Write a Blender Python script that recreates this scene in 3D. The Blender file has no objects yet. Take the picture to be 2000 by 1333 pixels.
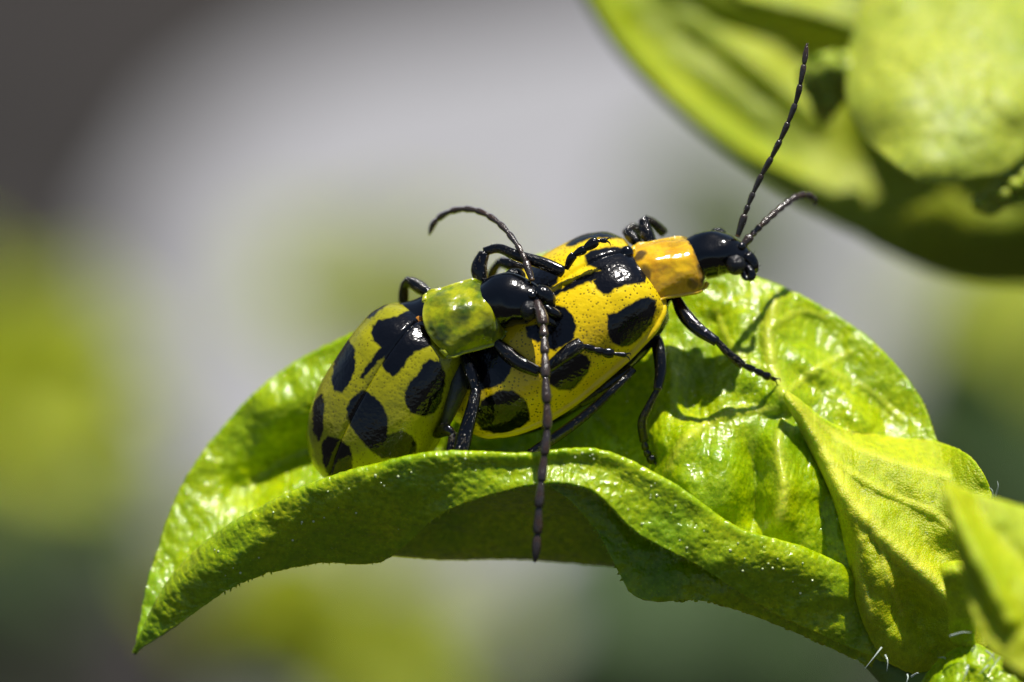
import bpy, math, random
import numpy as np
from mathutils import Vector, Matrix

random.seed(7); rng = np.random.RandomState(7)
scene = bpy.context.scene
scene.unit_settings.scale_length = 0.001          # one unit is one millimetre
COL = scene.collection

# ------------------------------------------------------------------ camera
PITCH = math.radians(25.0)
DIST = 150.0
cT, sT = math.cos(PITCH), math.sin(PITCH)

def to_world(v):
    """(right, depth away from camera, up in the picture) -> world"""
    v = np.asarray(v, dtype=float)
    x, y, z = v[..., 0], v[..., 1], v[..., 2]
    return np.stack([x, y * cT + z * sT, -y * sT + z * cT], axis=-1)

def pos(px, py, d):
    """a spot seen at px, py of the 2000 wide photograph at depth d -> (right, depth, up)"""
    px, py, d = np.asarray(px, float), np.asarray(py, float), np.asarray(d, float)
    s = (DIST + d) / DIST
    return np.stack([(px - 1000) / 100 * s, d + 0 * px, (666.5 - py) / 100 * s], axis=-1)

cam_d = bpy.data.cameras.new('camera')
cam_d.sensor_width = 36; cam_d.lens = 36 * DIST / 20.0
cam_d.clip_start = 5; cam_d.clip_end = 60000
cam = bpy.data.objects.new('camera', cam_d); COL.objects.link(cam)
cam.location = to_world((0, -DIST, 0)).tolist()
cam.rotation_euler = (math.radians(90) - PITCH, 0, 0)
cam_d.dof.use_dof = True
cam_d.dof.focus_distance = DIST - 0.1
cam_d.dof.aperture_fstop = 0.27 / 5.6
scene.camera = cam

# ------------------------------------------------------------------ light
sun_view = np.array([0.16, -0.27, 0.92]); sun_view /= np.linalg.norm(sun_view)
sun_w = to_world(sun_view)
sun_elev = math.asin(sun_w[2]); sun_azi = math.atan2(sun_w[0], sun_w[1])
world = bpy.data.worlds.new('World'); scene.world = world; world.use_nodes = True
wn = world.node_tree; wn.nodes.clear()
sky = wn.nodes.new('ShaderNodeTexSky'); sky.sky_type = 'NISHITA'; sky.sun_disc = False
sky.sun_elevation = sun_elev; sky.sun_rotation = sun_azi
bg = wn.nodes.new('ShaderNodeBackground'); bg.inputs[1].default_value = 0.05
wo = wn.nodes.new('ShaderNodeOutputWorld')
wn.links.new(sky.outputs[0], bg.inputs[0]); wn.links.new(bg.outputs[0], wo.inputs[0])
sd = bpy.data.lights.new('sun', 'SUN'); sd.energy = 5.0; sd.angle = math.radians(0.5); sd.color = (1, .96, .89)
so = bpy.data.objects.new('sun', sd); COL.objects.link(so)
so.rotation_euler = Vector(sun_w.tolist()).to_track_quat('Z', 'Y').to_euler()
scene.view_settings.view_transform = 'Standard'; scene.view_settings.look = 'None'
scene.view_settings.exposure = 0.18; scene.view_settings.gamma = 1
scene.view_settings.use_curve_mapping = False
scene.cycles.use_denoising = True
scene.cycles.max_bounces = 10
scene.cycles.sample_clamp_indirect = 6

# ------------------------------------------------------------------ helpers
def spline(ctrl, n):
    """uniform Catmull-Rom through ctrl (k, dim) -> (n, dim)"""
    c = np.asarray(ctrl, float); k = len(c)
    p = np.concatenate([[2 * c[0] - c[1]], c, [2 * c[-1] - c[-2]]])
    t = np.linspace(0, k - 1, n) if np.isscalar(n) else np.asarray(n, float)
    i = np.clip(t.astype(int), 0, k - 2); f = (t - i)
    while f.ndim < p.ndim: f = f[..., None]
    a, b, cc, d = p[i], p[i + 1], p[i + 2], p[i + 3]
    return 0.5 * (2 * b + (cc - a) * f + (2 * a - 5 * b + 4 * cc - d) * f ** 2 + (3 * b - a - 3 * cc + d) * f ** 3)

def smooth_interp(t, xs, ys):
    """interpolate with a smooth (cosine) ease between the listed values"""
    xs = np.asarray(xs, float); ys = np.asarray(ys, float)
    m = np.gradient(ys, xs)
    i = np.clip(np.searchsorted(xs, t, side='right') - 1, 0, len(xs) - 2)
    h = xs[i + 1] - xs[i]; s = (t - xs[i]) / h
    return ((2*s**3 - 3*s**2 + 1) * ys[i] + (s**3 - 2*s**2 + s) * h * m[i]
            + (-2*s**3 + 3*s**2) * ys[i+1] + (s**3 - s**2) * h * m[i+1])

def vnoise(x, y, seed=0):
    r = np.random.RandomState(seed); g = r.rand(257, 257)
    xi = np.floor(x).astype(int); yi = np.floor(y).astype(int)
    fx = x - xi; fy = y - yi; fx = fx*fx*(3-2*fx); fy = fy*fy*(3-2*fy)
    a = g[xi % 256, yi % 256]; b = g[(xi+1) % 256, yi % 256]; c = g[xi % 256, (yi+1) % 256]; d = g[(xi+1) % 256, (yi+1) % 256]
    return (a*(1-fx)*(1-fy) + b*fx*(1-fy) + c*(1-fx)*fy + d*fx*fy) * 2 - 1

def dist_poly(px, py, pl):
    """distance in px from each spot to a polyline"""
    best = np.full(px.shape, 1e9)
    for (x0, y0), (x1, y1) in zip(pl[:-1], pl[1:]):
        dx, dy = x1 - x0, y1 - y0
        t = np.clip(((px - x0) * dx + (py - y0) * dy) / (dx*dx + dy*dy + 1e-9), 0, 1)
        best = np.minimum(best, np.hypot(px - x0 - t*dx, py - y0 - t*dy))
    return best

def signed_poly(px, py, pg):
    """distance to a closed outline, positive inside"""
    pg = np.asarray(pg, float); d = dist_poly(px, py, list(map(tuple, pg)) + [tuple(pg[0])])
    ins = np.zeros(px.shape, bool)
    for (x0, y0), (x1, y1) in zip(pg, np.roll(pg, -1, 0)):
        c = ((y0 > py) != (y1 > py)) & (px < (x1 - x0) * (py - y0) / (y1 - y0 + 1e-12) + x0)
        ins ^= c
    return np.where(ins, d, -d)

def thing(name, base_view, label, cat, group=None):
    o = bpy.data.objects.new(name, None); COL.objects.link(o)
    w = to_world(base_view); o.location = w.tolist(); o.empty_display_size = .5
    o['label'] = label; o['category'] = cat
    if group: o['group'] = group
    return o

def root_loc(o):
    while o.parent: o = o.parent
    return np.array(o.location)

def mesh(name, verts_view, faces, mat, parent=None, smooth=True, label=None, kind=None, solid=0, world_verts=False, attr=None, offset=1):
    v = np.asarray(verts_view, float).reshape(-1, 3)
    if not world_verts: v = to_world(v)
    if parent is not None: v = v - root_loc(parent)
    me = bpy.data.meshes.new(name)
    f = np.asarray(faces) if not isinstance(faces, list) else faces
    if isinstance(f, np.ndarray):
        n, k = f.shape
        me.vertices.add(len(v)); me.vertices.foreach_set('co', v.astype(np.float32).ravel())
        me.loops.add(n * k); me.loops.foreach_set('vertex_index', f.astype(np.int32).ravel())
        me.polygons.add(n); me.polygons.foreach_set('loop_start', np.arange(0, n*k, k, dtype=np.int32))
        me.polygons.foreach_set('loop_total', np.full(n, k, dtype=np.int32))
        me.update(calc_edges=True); me.validate()
    else:
        me.from_pydata(v.tolist(), [], faces)
    me.polygons.foreach_set('use_smooth', [smooth] * len(me.polygons))
    if attr is not None:
        for an, av in attr.items():
            a = me.attributes.new(an, 'FLOAT', 'POINT'); a.data.foreach_set('value', np.asarray(av, np.float32).ravel())
    me.materials.append(mat)
    o = bpy.data.objects.new(name, me); COL.objects.link(o)
    if parent is not None: o.parent = parent
    if label: o['label'] = label
    if kind: o['kind'] = kind
    if solid:
        m = o.modifiers.new('thickness', 'SOLIDIFY'); m.thickness = solid; m.offset = offset
    return o

def grid_faces(nu, nv, wrap=False):
    i = np.arange(nu - 1)[:, None]; j = np.arange(nv if wrap else nv - 1)[None, :]
    j2 = (j + 1) % nv
    return np.stack([i*nv + j, i*nv + j2, (i+1)*nv + j2, (i+1)*nv + j], -1).reshape(-1, 4)

def unit(v): v = np.asarray(v, float); return v / np.linalg.norm(v)

class Bag:
    """collects small pieces into one mesh"""
    def __init__(self): self.v = []; self.f = []; self.n = 0
    def add(self, v, f):
        v = np.asarray(v, float).reshape(-1, 3)
        self.v.append(v); self.f += [[int(a) + self.n for a in q] for q in f]; self.n += len(v)
    def tube(self, path, radii, ns=12, flat=None, cap=True):
        v, f = tube_geo(path, radii, ns, flat, cap); self.add(v, f)
    def cone(self, p, d, l, r, ns=5):
        d = unit(d); a = unit(np.cross(d, [.3, .5, .8])); b = np.cross(d, a); p = np.asarray(p, float)
        bend = a * l * .25
        ring = [p + r * (math.cos(t)*a + math.sin(t)*b) for t in np.linspace(0, 2*math.pi, ns, endpoint=False)]
        mid = [p + d*l*.55 + bend*.3 + .6*r * (math.cos(t)*a + math.sin(t)*b) for t in np.linspace(0, 2*math.pi, ns, endpoint=False)]
        v = ring + mid + [p + d*l + bend]
        f = [[i, (i+1) % ns, ns + (i+1) % ns, ns + i] for i in range(ns)] + [[ns+i, ns+(i+1) % ns, 2*ns] for i in range(ns)]
        self.add(v, f)
    def ball(self, p, r, nu=6, nv=8, sc=(1, 1, 1)):
        th = np.linspace(0, math.pi, nu + 1); ph = np.linspace(0, 2*math.pi, nv, endpoint=False)
        v = np.array([[math.sin(t)*math.cos(q)*sc[0], math.sin(t)*math.sin(q)*sc[1], math.cos(t)*sc[2]] for t in th for q in ph]) * r + np.asarray(p)
        self.add(v, grid_faces(nu + 1, nv, True).tolist())
    def build(self, name, mat, parent, **k):
        return mesh(name, np.concatenate(self.v), self.f, mat, parent, **k)

def tube_geo(path, radii, ns=16, flat=None, cap=True, width=None):
    """smooth tube through path (view coordinates); flat = second radius factor; width = fixed direction of the first radius"""
    P = np.asarray(path, float); n = len(P)
    T = np.gradient(P, axis=0); T /= np.linalg.norm(T, axis=1)[:, None] + 1e-12
    R = np.asarray(radii, float)
    if R.ndim == 1: R = np.stack([R, R * (flat or 1)], 1)
    V = []
    a = np.cross(T[0], [0.1, 1, 0.2]); a = unit(a)
    for i in range(n):
        if width is not None: a = np.asarray(width, float)
        a = unit(a - T[i] * a.dot(T[i])); b = np.cross(T[i], a)
        for t in np.linspace(0, 2*math.pi, ns, endpoint=False):
            V.append(P[i] + R[i, 0] * math.cos(t) * a + R[i, 1] * math.sin(t) * b)
    F = grid_faces(n, ns, True).tolist()
    if cap:
        V.append(P[0] - T[0] * R[0].min() * .35); V.append(P[-1] + T[-1] * R[-1].min() * .35); m = n * ns
        F += [[(j+1) % ns, j, m] for j in range(ns)] + [[(n-1)*ns + j, (n-1)*ns + (j+1) % ns, m+1] for j in range(ns)]
    return np.array(V), F

# ------------------------------------------------------------------ materials
def material(name):
    m = bpy.data.materials.new(name); m.use_nodes = True
    nt = m.node_tree; nt.nodes.clear()
    out = nt.nodes.new('ShaderNodeOutputMaterial'); p = nt.nodes.new('ShaderNodeBsdfPrincipled')
    nt.links.new(p.outputs[0], out.inputs[0])
    return m, nt, p, out

def N(nt, t, **k):
    n = nt.nodes.new(t)
    for a, b in k.items():
        if a.startswith('i_'): n.inputs[a[2:].replace('_', ' ')].default_value = b
        else: setattr(n, a, b)
    return n

def noise(nt, scale, detail=3, rough=.5, vec=None):
    n = N(nt, 'ShaderNodeTexNoise'); n.inputs['Scale'].default_value = scale; n.inputs['Detail'].default_value = detail; n.inputs['Roughness'].default_value = rough
    nt.links.new(vec, n.inputs['Vector']) if vec is not None else None
    return n

def ramp(nt, fac, stops):
    r = N(nt, 'ShaderNodeValToRGB'); e = r.color_ramp.elements
    while len(e) < len(stops): e.new(0.5)
    for el, (p, c) in zip(e, stops): el.position = p; el.color = (*c, 1) if len(c) == 3 else c
    nt.links.new(fac, r.inputs[0]); return r

def mixc(nt, fac, a, b):
    m = N(nt, 'ShaderNodeMix', data_type='RGBA')
    for s, x in ((0, fac), (6, a), (7, b)):
        if isinstance(x, (tuple, list)): m.inputs[s].default_value = (*x, 1)
        elif isinstance(x, (int, float)): m.inputs[s].default_value = x
        else: nt.links.new(x, m.inputs[s])
    return m.outputs[2]

def bump(nt, height, strength, dist, prev=None):
    b = N(nt, 'ShaderNodeBump'); b.inputs['Strength'].default_value = strength; b.inputs['Distance'].default_value = dist
    nt.links.new(height, b.inputs['Height'])
    if prev is not None: nt.links.new(prev, b.inputs['Normal'])
    return b.outputs[0]

def objvec(nt): return N(nt, 'ShaderNodeTexCoord').outputs['Object']

def leaf_material(name, light, dark, rough=.38, sss=.75, scale=.22, bump_k=1.0, grain=14, coat=.0, blotch=.55, spec=.5, pits=1.0, quilt=0.0):
    m, nt, p, out = material(name); v = objvec(nt)
    n1 = noise(nt, blotch, 4, .55, v); n2 = noise(nt, 7, 3, .6, v)
    c = mixc(nt, ramp(nt, n1.outputs[0], [(.35, (0, 0, 0)), (.68, (1, 1, 1))]).outputs[0], light, dark)
    c2 = mixc(nt, ramp(nt, n2.outputs[0], [(.35, (0, 0, 0)), (.8, (1, 1, 1))]).outputs[0], c, tuple(x * .72 for x in dark))
    vo = N(nt, 'ShaderNodeTexVoronoi', feature='F1'); vo.inputs['Scale'].default_value = grain; nt.links.new(v, vo.inputs['Vector'])
    c3 = mixc(nt, ramp(nt, vo.outputs['Distance'], [(.0, (.55,)*3), (.25, (0, 0, 0))]).outputs[0], c2, tuple(min(1, x * 1.35 + .01) for x in light))
    va = N(nt, 'ShaderNodeAttribute', attribute_name='vein').outputs['Fac']; vm = N(nt, 'ShaderNodeMath', operation='MULTIPLY'); vm.inputs[1].default_value = .45; nt.links.new(va, vm.inputs[0])
    c3 = mixc(nt, vm.outputs[0], c3, (.78, .76, .09))
    nt.links.new(c3, p.inputs['Base Color'])
    p.inputs['Subsurface Weight'].default_value = sss
    p.inputs['Subsurface Radius'].default_value = (.6, 1.0, .03)
    p.inputs['Subsurface Scale'].default_value = scale
    p.inputs['Specular IOR Level'].default_value = spec
    rn = noise(nt, 2.2, 3, .5, v)
    mr = N(nt, 'ShaderNodeMapRange'); mr.inputs[1].default_value = .35; mr.inputs[2].default_value = .7
    mr.inputs[3].default_value = max(.1, rough - .1); mr.inputs[4].default_value = rough + .15
    nt.links.new(rn.outputs[0], mr.inputs[0]); nt.links.new(mr.outputs[0], p.inputs['Roughness'])
    b1 = bump(nt, noise(nt, 2.6, 2, .5, v).outputs[0], .2 * bump_k, .10)
    if quilt:
        ve = N(nt, 'ShaderNodeTexVoronoi', feature='DISTANCE_TO_EDGE'); ve.inputs['Scale'].default_value = 1.5
        wv = noise(nt, 1.5, 2, .5, v); mx = N(nt, 'ShaderNodeMix', data_type='VECTOR'); mx.inputs[0].default_value = .25
        nt.links.new(v, mx.inputs[4]); nt.links.new(wv.outputs['Color'], mx.inputs[5]); nt.links.new(mx.outputs[1], ve.inputs['Vector'])
        sm = N(nt, 'ShaderNodeMapRange', interpolation_type='SMOOTHSTEP'); sm.inputs[2].default_value = .28; nt.links.new(ve.outputs['Distance'], sm.inputs[0])
        b1 = bump(nt, sm.outputs[0], quilt, .09, b1)
    b2 = bump(nt, vo.outputs['Distance'], .7 * bump_k * pits, .03, b1)
    b3 = bump(nt, noise(nt, 30, 3, .65, v).outputs[0], .8 * bump_k, .02, b2)
    nt.links.new(b3, p.inputs['Normal']); p.inputs['Coat Weight'].default_value = coat; p.inputs['Coat Roughness'].default_value = .12; cb = bump(nt, noise(nt, 14, 3, .6, v).outputs[0], .4, .03, bump(nt, vo.outputs['Distance'], .35, .03, b1)); nt.links.new(cb, p.inputs['Coat Normal'])
    return m

LEAF = leaf_material('fresh_leaf', (.51, .61, .001), (.24, .41, .0006), rough=.33, grain=11, coat=.5, spec=.2, bump_k=.6, scale=.19, quilt=.35)
LOBE = leaf_material('downy_leaf', (.60, .65, .002), (.42, .53, .001), rough=.42, grain=24, bump_k=.8, spec=.35)
BIG = leaf_material('large_leaf', (.50, .54, .004), (.28, .36, .003), rough=.5, grain=6, blotch=.3)
ROUND = leaf_material('pale_round_leaf', (.50, .55, .05), (.32, .41, .03), rough=.55, grain=5, bump_k=.5, blotch=.6)
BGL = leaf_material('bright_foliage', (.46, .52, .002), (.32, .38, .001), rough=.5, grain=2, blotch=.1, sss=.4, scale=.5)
BGD = leaf_material('shade_painted_foliage', (.035, .085, .002), (.018, .05, .001), rough=.6, grain=2, blotch=.1, sss=.2, scale=.4)  # for plants in shade: the shade is painted into this darker green
BGM = leaf_material('grey_green_foliage', (.20, .25, .06), (.12, .17, .04), rough=.5, grain=2, blotch=.1, sss=.3, scale=.4)

def simple(name, col, rough, spec=.5, coat=0, sss=0, sscale=.1, bumps=None, noise_col=None):
    m, nt, p, out = material(name); v = objvec(nt)
    p.inputs['Base Color'].default_value = (*col, 1); p.inputs['Roughness'].default_value = rough
    p.inputs['Specular IOR Level'].default_value = spec; p.inputs['Coat Weight'].default_value = coat
    p.inputs['Coat Roughness'].default_value = .06
    if sss: p.inputs['Subsurface Weight'].default_value = sss; p.inputs['Subsurface Scale'].default_value = sscale; p.inputs['Subsurface Radius'].default_value = (1, .8, .2)
    if noise_col:
        sc, c2 = noise_col
        nt.links.new(mixc(nt, ramp(nt, noise(nt, sc, 4, .6, v).outputs[0], [(.4, (0, 0, 0)), (.62, (1, 1, 1))]).outputs[0], col, c2), p.inputs['Base Color'])
    prev = None
    for sc, st, ds in (bumps or []):
        prev = bump(nt, noise(nt, sc, 3, .6, v).outputs[0], st, ds, prev)
    if prev is not None: nt.links.new(prev, p.inputs['Normal'])
    return m

BLACK = simple('black_chitin', (.002, .0025, .004), .14, .5, .5, bumps=[(4, .2, .06), (16, .08, .02), (38, .08, .01)])
LEGM = simple('black_leg', (.0018, .0018, .0024), .11, .5, .5, bumps=[(5, .3, .05), (17, .5, .035)])
ANTM = simple('dark_brown_antenna', (.04, .032, .031), .2, .8, .5, bumps=[(20, .6, .03)], noise_col=(3, (.05, .025, .01)))
ANTP = simple('amber_antenna_joint', (.16, .08, .02), .3, .6)
EYEM, _nt, _p, _o = material('compound_eye')
_p.inputs['Base Color'].default_value = (.006, .006, .007, 1); _p.inputs['Roughness'].default_value = .18; _p.inputs['Coat Weight'].default_value = .3
_v = N(_nt, 'ShaderNodeTexVoronoi'); _v.inputs['Scale'].default_value = 42; _nt.links.new(objvec(_nt), _v.inputs['Vector'])
_nt.links.new(bump(_nt, _v.outputs['Distance'], .8, .015), _p.inputs['Normal'])
UNDER = simple('dusky_belly', (.035, .04, .035), .3, .5, .2, bumps=[(14, .6, .05)])
BRIS = simple('golden_bristle', (.07, .055, .035), .22, .7)
HAIRM, _nt, _p, _o = material('glassy_hair')
_p.inputs['Base Color'].default_value = (.75, .85, .8, 1); _p.inputs['Roughness'].default_value = .15; _p.inputs['Transmission Weight'].default_value = .45; _p.inputs['IOR'].default_value = 1.4
GLAND = simple('resin_gland', (.75, .85, .45), .08, .8, .5)

def elytron_material(name, yellow, deep, dots=.9):
    m, nt, p, out = material(name); v = objvec(nt)
    a = N(nt, 'ShaderNodeAttribute', attribute_name='spot').outputs['Fac']
    rim = N(nt, 'ShaderNodeAttribute', attribute_name='rim').outputs['Fac']
    c = mixc(nt, ramp(nt, noise(nt, 1.4, 4, .5, v).outputs[0], [(.35, (0, 0, 0)), (.7, (1, 1, 1))]).outputs[0], yellow, deep)
    vo = N(nt, 'ShaderNodeTexVoronoi', feature='F1'); vo.inputs['Scale'].default_value = 13.5; vo.inputs['Randomness'].default_value = .9
    nt.links.new(v, vo.inputs['Vector'])
    dn = noise(nt, .9, 2, .5, v)
    amt = ramp(nt, dn.outputs[0], [(.36, (.5,)*3), (.6, (1, 1, 1))])
    dot = ramp(nt, vo.outputs['Distance'], [(.20, (1, 1, 1)), (.33, (0, 0, 0))])
    mul = N(nt, 'ShaderNodeMath', operation='MULTIPLY'); nt.links.new(dot.outputs[0], mul.inputs[0]); nt.links.new(amt.outputs[0], mul.inputs[1])
    m2 = N(nt, 'ShaderNodeMath', operation='MULTIPLY'); nt.links.new(mul.outputs[0], m2.inputs[0])
    inv = N(nt, 'ShaderNodeMath', operation='SUBTRACT'); inv.inputs[0].default_value = dots; nt.links.new(rim, inv.inputs[1]); nt.links.new(inv.outputs[0], m2.inputs[1])
    c = mixc(nt, m2.outputs[0], c, (.05, .03, .003))
    c = mixc(nt, a, c, (.0025, .003, .005))
    rr = N(nt, 'ShaderNodeMapRange'); rr.inputs[3].default_value = .32; rr.inputs[4].default_value = .16; nt.links.new(a, rr.inputs[0])
    nt.links.new(c, p.inputs['Base Color'])
    nt.links.new(rr.outputs[0], p.inputs['Roughness']); p.inputs['Specular IOR Level'].default_value = .25; p.inputs['Coat Weight'].default_value = .7; p.inputs['Coat Roughness'].default_value = .05
    p.inputs['Subsurface Weight'].default_value = .0
    b = bump(nt, noise(nt, 3.5, 3, .5, v).outputs[0], .22, .1)
    b = bump(nt, vo.outputs['Distance'], .2, .02, b)
    b = bump(nt, noise(nt, 24, 3, .6, v).outputs[0], .14, .012, b)
    nt.links.new(b, p.inputs['Normal']); nt.links.new(b, p.inputs['Coat Normal'])
    return m

ELY_REAR = elytron_material('golden_spotted_wing_case', (.92, .68, .002), (.84, .56, .002))
ELY_FRONT = elytron_material('olive_spotted_wing_case', (.42, .40, .002), (.26, .26, .003), .55)

def pronotum_material(name, base, deep, blot, sss=.35, coat=1):
    m, nt, p, out = material(name); v = objvec(nt)
    dk = N(nt, 'ShaderNodeAttribute', attribute_name='stain').outputs['Fac']
    c = mixc(nt, ramp(nt, noise(nt, 3.0, 5, .6, v).outputs[0], [(.38, (0, 0, 0)), (.66, (1, 1, 1))]).outputs[0], base, deep)
    c = mixc(nt, dk, c, blot)
    rm = N(nt, 'ShaderNodeAttribute', attribute_name='rim').outputs['Fac']
    c = mixc(nt, rm, c, tuple(min(1, x * 1.25 + .04) for x in base))
    nt.links.new(c, p.inputs['Base Color']); p.inputs['Roughness'].default_value = .2
    p.inputs['Coat Weight'].default_value = coat; p.inputs['Coat Roughness'].default_value = .03
    p.inputs['Subsurface Weight'].default_value = sss; p.inputs['Subsurface Scale'].default_value = .12; p.inputs['Subsurface Radius'].default_value = (1, .7, .1)
    b = bump(nt, noise(nt, 2.6, 2, .5, v).outputs[0], .55, .15)
    b = bump(nt, noise(nt, 20, 3, .6, v).outputs[0], .15, .012, b)
    nt.links.new(b, p.inputs['Coat Normal']); nt.links.new(b, p.inputs['Normal'])
    return m
PRO_REAR = pronotum_material('amber_neck_shield', (.86, .52, .004), (.66, .34, .003), (.05, .03, .006))
PRO_FRONT = pronotum_material('olive_neck_shield', (.44, .46, .002), (.13, .21, .001), (.02, .045, .003), .35, .6)

# ------------------------------------------------------------------ the setting: ground far below and behind
GZ = -150.0
def ground_at(px, py):
    """where the line of sight through px, py meets the ground (world)"""
    c = to_world((0, -DIST, 0)); q = to_world(pos(px, py, 0)); r = q - c
    t = (GZ - c[2]) / r[2]; return c + r * t
gm, nt, p, out = material('soil_with_corner_shade'); v = objvec(nt)
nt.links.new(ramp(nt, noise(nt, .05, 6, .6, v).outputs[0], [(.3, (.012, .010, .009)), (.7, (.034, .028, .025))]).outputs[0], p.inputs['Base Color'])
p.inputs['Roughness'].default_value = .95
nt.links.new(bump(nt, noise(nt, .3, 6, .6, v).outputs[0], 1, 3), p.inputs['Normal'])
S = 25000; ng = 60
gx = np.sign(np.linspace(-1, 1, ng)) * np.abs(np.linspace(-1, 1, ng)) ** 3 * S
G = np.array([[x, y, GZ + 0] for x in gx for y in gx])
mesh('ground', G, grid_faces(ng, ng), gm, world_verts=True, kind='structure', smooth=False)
pm, nt, p, out = material('pale_concrete'); v = objvec(nt)
nt.links.new(ramp(nt, noise(nt, .03, 6, .6, v).outputs[0], [(.3, (.25, .25, .268)), (.7, (.31, .31, .33))]).outputs[0], p.inputs['Base Color'])
p.inputs['Roughness'].default_value = .85
nt.links.new(bump(nt, noise(nt, .6, 6, .6, v).outputs[0], .6, 1), p.inputs['Normal'])
PATH = [(380, 340), (620, 190), (1000, 120), (1400, 40), (3400, -60), (3400, 640), (1900, 960), (1480, 1080), (1200, 1200), (1150, 2200), (560, 2200), (400, 1150), (290, 900), (250, 560)]  # left outline drawn in so the soil also stands in for corner darkening
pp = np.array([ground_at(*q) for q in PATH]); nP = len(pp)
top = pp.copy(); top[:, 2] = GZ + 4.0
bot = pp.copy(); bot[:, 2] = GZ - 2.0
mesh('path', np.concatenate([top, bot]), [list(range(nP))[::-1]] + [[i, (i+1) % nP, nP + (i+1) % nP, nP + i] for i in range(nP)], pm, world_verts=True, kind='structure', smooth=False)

# ------------------------------------------------------------------ blurred plants behind
STEM = simple('green_stem', (.14, .22, .02), .5, sss=.2, bumps=[(2, .5, .2)])
def blade(center, direc, normal, L, W, mat, parent, cup=.15, solid=.25):
    """one broad leaf: base at center, pointing along direc (view coordinates)"""
    f = unit(direc); n = unit(np.asarray(normal, float) - f * np.dot(normal, f)); w = np.cross(f, n)
    nu, nv = 16, 9; V = []
    for i in range(nu):
        t = i / (nu - 1); wd = W * (math.sin(math.pi * min(1, t * .97 + .03)) ** .8) * (1.15 - .5 * t)
        for j in range(nv):
            s = j / (nv - 1) * 2 - 1
            V.append(np.asarray(center) + f * L * t + w * wd * s * .5 + n * (-cup * L * t * t + cup * .8 * W * s * s - .04 * W * math.exp(-(s / .12) ** 2)))
    return mesh('leaf', V, grid_faces(nu, nv), mat, parent, solid=solid)

def back_plant(spots, d, mat, label, foot, name='background_plant', stem_r=1.2):
    """spots: (px, py, size mm, heading deg, facing) of each blurred leaf at depth d"""
    c = pos(foot[0], foot[1], d)
    # drop the stem from the crown straight down to the ground
    cw = to_world(c); gw = cw.copy(); gw[2] = GZ
    t = thing(name, (0, 0, 0), label, 'plant', 'plants out of focus behind the beetles')
    t.location = gw.tolist()
    P = np.array([gw + (cw - gw) * k + np.array([math.sin(k * 3) * 1.5, 0, 0]) for k in np.linspace(0, 1, 12)])
    inv = lambda w: np.stack([w[..., 0], w[..., 1]*cT - w[..., 2]*sT, w[..., 1]*sT + w[..., 2]*cT], -1)
    Pv = inv(P)
    V, F = tube_geo(Pv, np.linspace(stem_r * 1.3, stem_r * .6, 12), 10)
    mesh('stem', V, F, STEM, t)
    for (px, py, size, ang, nrm) in spots:
        size *= BIGGER * 1.1
        for e in range(2):
            qq = pos(px + random.uniform(-90, 90), py + random.uniform(-70, 70), d + random.uniform(-8, 8)); aa = random.uniform(0, 6.28); ff = np.array([math.cos(aa), random.uniform(-.4, .4), math.sin(aa)])
            blade(qq - ff * size * .4, ff, nrm, size * .8, size * .55, mat, t, .12, .5)
        q = pos(px, py, d); a = math.radians(ang); f = np.array([math.cos(a), random.uniform(-.4, .4), math.sin(a)])
        Vt, Ft = tube_geo(spline([c, (c + q) / 2 + [0, 1, -1], q - f * size * .5], 8), np.linspace(stem_r*.5, stem_r*.35, 8), 8)
        lf = blade(q - f * size * .5, f, nrm, size, size * .62, mat, t, .12, .5)
        mesh('petiole', Vt, Ft, STEM, lf)
    return t
UPN = (0.1, -.8, .6); BIGGER = 1.7
back_plant([(180, 730, 4, 10, UPN), (220, 800, 3.5, -20, UPN), (40, 720, 4.5, 160, UPN), (-60, 800, 6, 200, UPN), (120, 790, 5, -20, UPN), (-60, 690, 4, 100, UPN), (60, 830, 4.5, 250, UPN)], 165, BGL,
           'blurred yellow-green plant at the left edge beside the pale path', (20, 900))
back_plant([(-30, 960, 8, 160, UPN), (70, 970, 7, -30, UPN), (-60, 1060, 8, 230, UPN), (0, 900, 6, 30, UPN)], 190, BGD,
           'blurred green plant, shade painted into its colour, low at the left edge under the bright one', (-20, 1080))
back_plant([(600, 1120, 5, 120, UPN), (720, 1160, 5, 20, UPN), (700, 1250, 6, -20, UPN), (560, 1320, 5, 200, UPN), (900, 1300, 4, 20, UPN), (1050, 1360, 4, 20, UPN), (500, 1230, 5, 100, UPN), (860, 1200, 4, 50, UPN), (820, 1400, 7, -10, UPN)], 235, BGL,
           'blurred yellow-green plant beneath the curled leaf at the bottom', (760, 1440))
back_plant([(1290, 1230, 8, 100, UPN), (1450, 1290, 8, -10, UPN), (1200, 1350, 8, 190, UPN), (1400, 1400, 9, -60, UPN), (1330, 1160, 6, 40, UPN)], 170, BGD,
           'blurred green plant, shade painted into its colour, at the bottom right of centre', (1320, 1420))
back_plant([(1950, 640, 6, 60, UPN), (2040, 740, 8, -30, UPN), (1990, 580, 6, 110, UPN), (1900, 720, 5, 200, UPN)], 200, BGL,
           'blurred yellow-green plant at the right edge', (2060, 880))
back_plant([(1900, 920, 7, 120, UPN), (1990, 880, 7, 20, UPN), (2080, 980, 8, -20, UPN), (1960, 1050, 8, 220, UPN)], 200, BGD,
           'blurred olive plant, shade painted into its colour, low behind the right edge', (2000, 1150))
back_plant([(1440, 400, 5, 100, UPN), (1400, 500, 5, 190, UPN), (1500, 480, 4, 10, UPN)], 240, BGM,
           'blurred grey-green plant behind the head of the golden beetle', (1440, 660))
back_plant([(800, 540, 4, 110, UPN), (690, 620, 5, 190, UPN), (900, 580, 4, 10, UPN), (620, 560, 3, 80, UPN)], 240, BGL,
           'blurred pale green plant behind the olive beetle', (760, 720))

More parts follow.
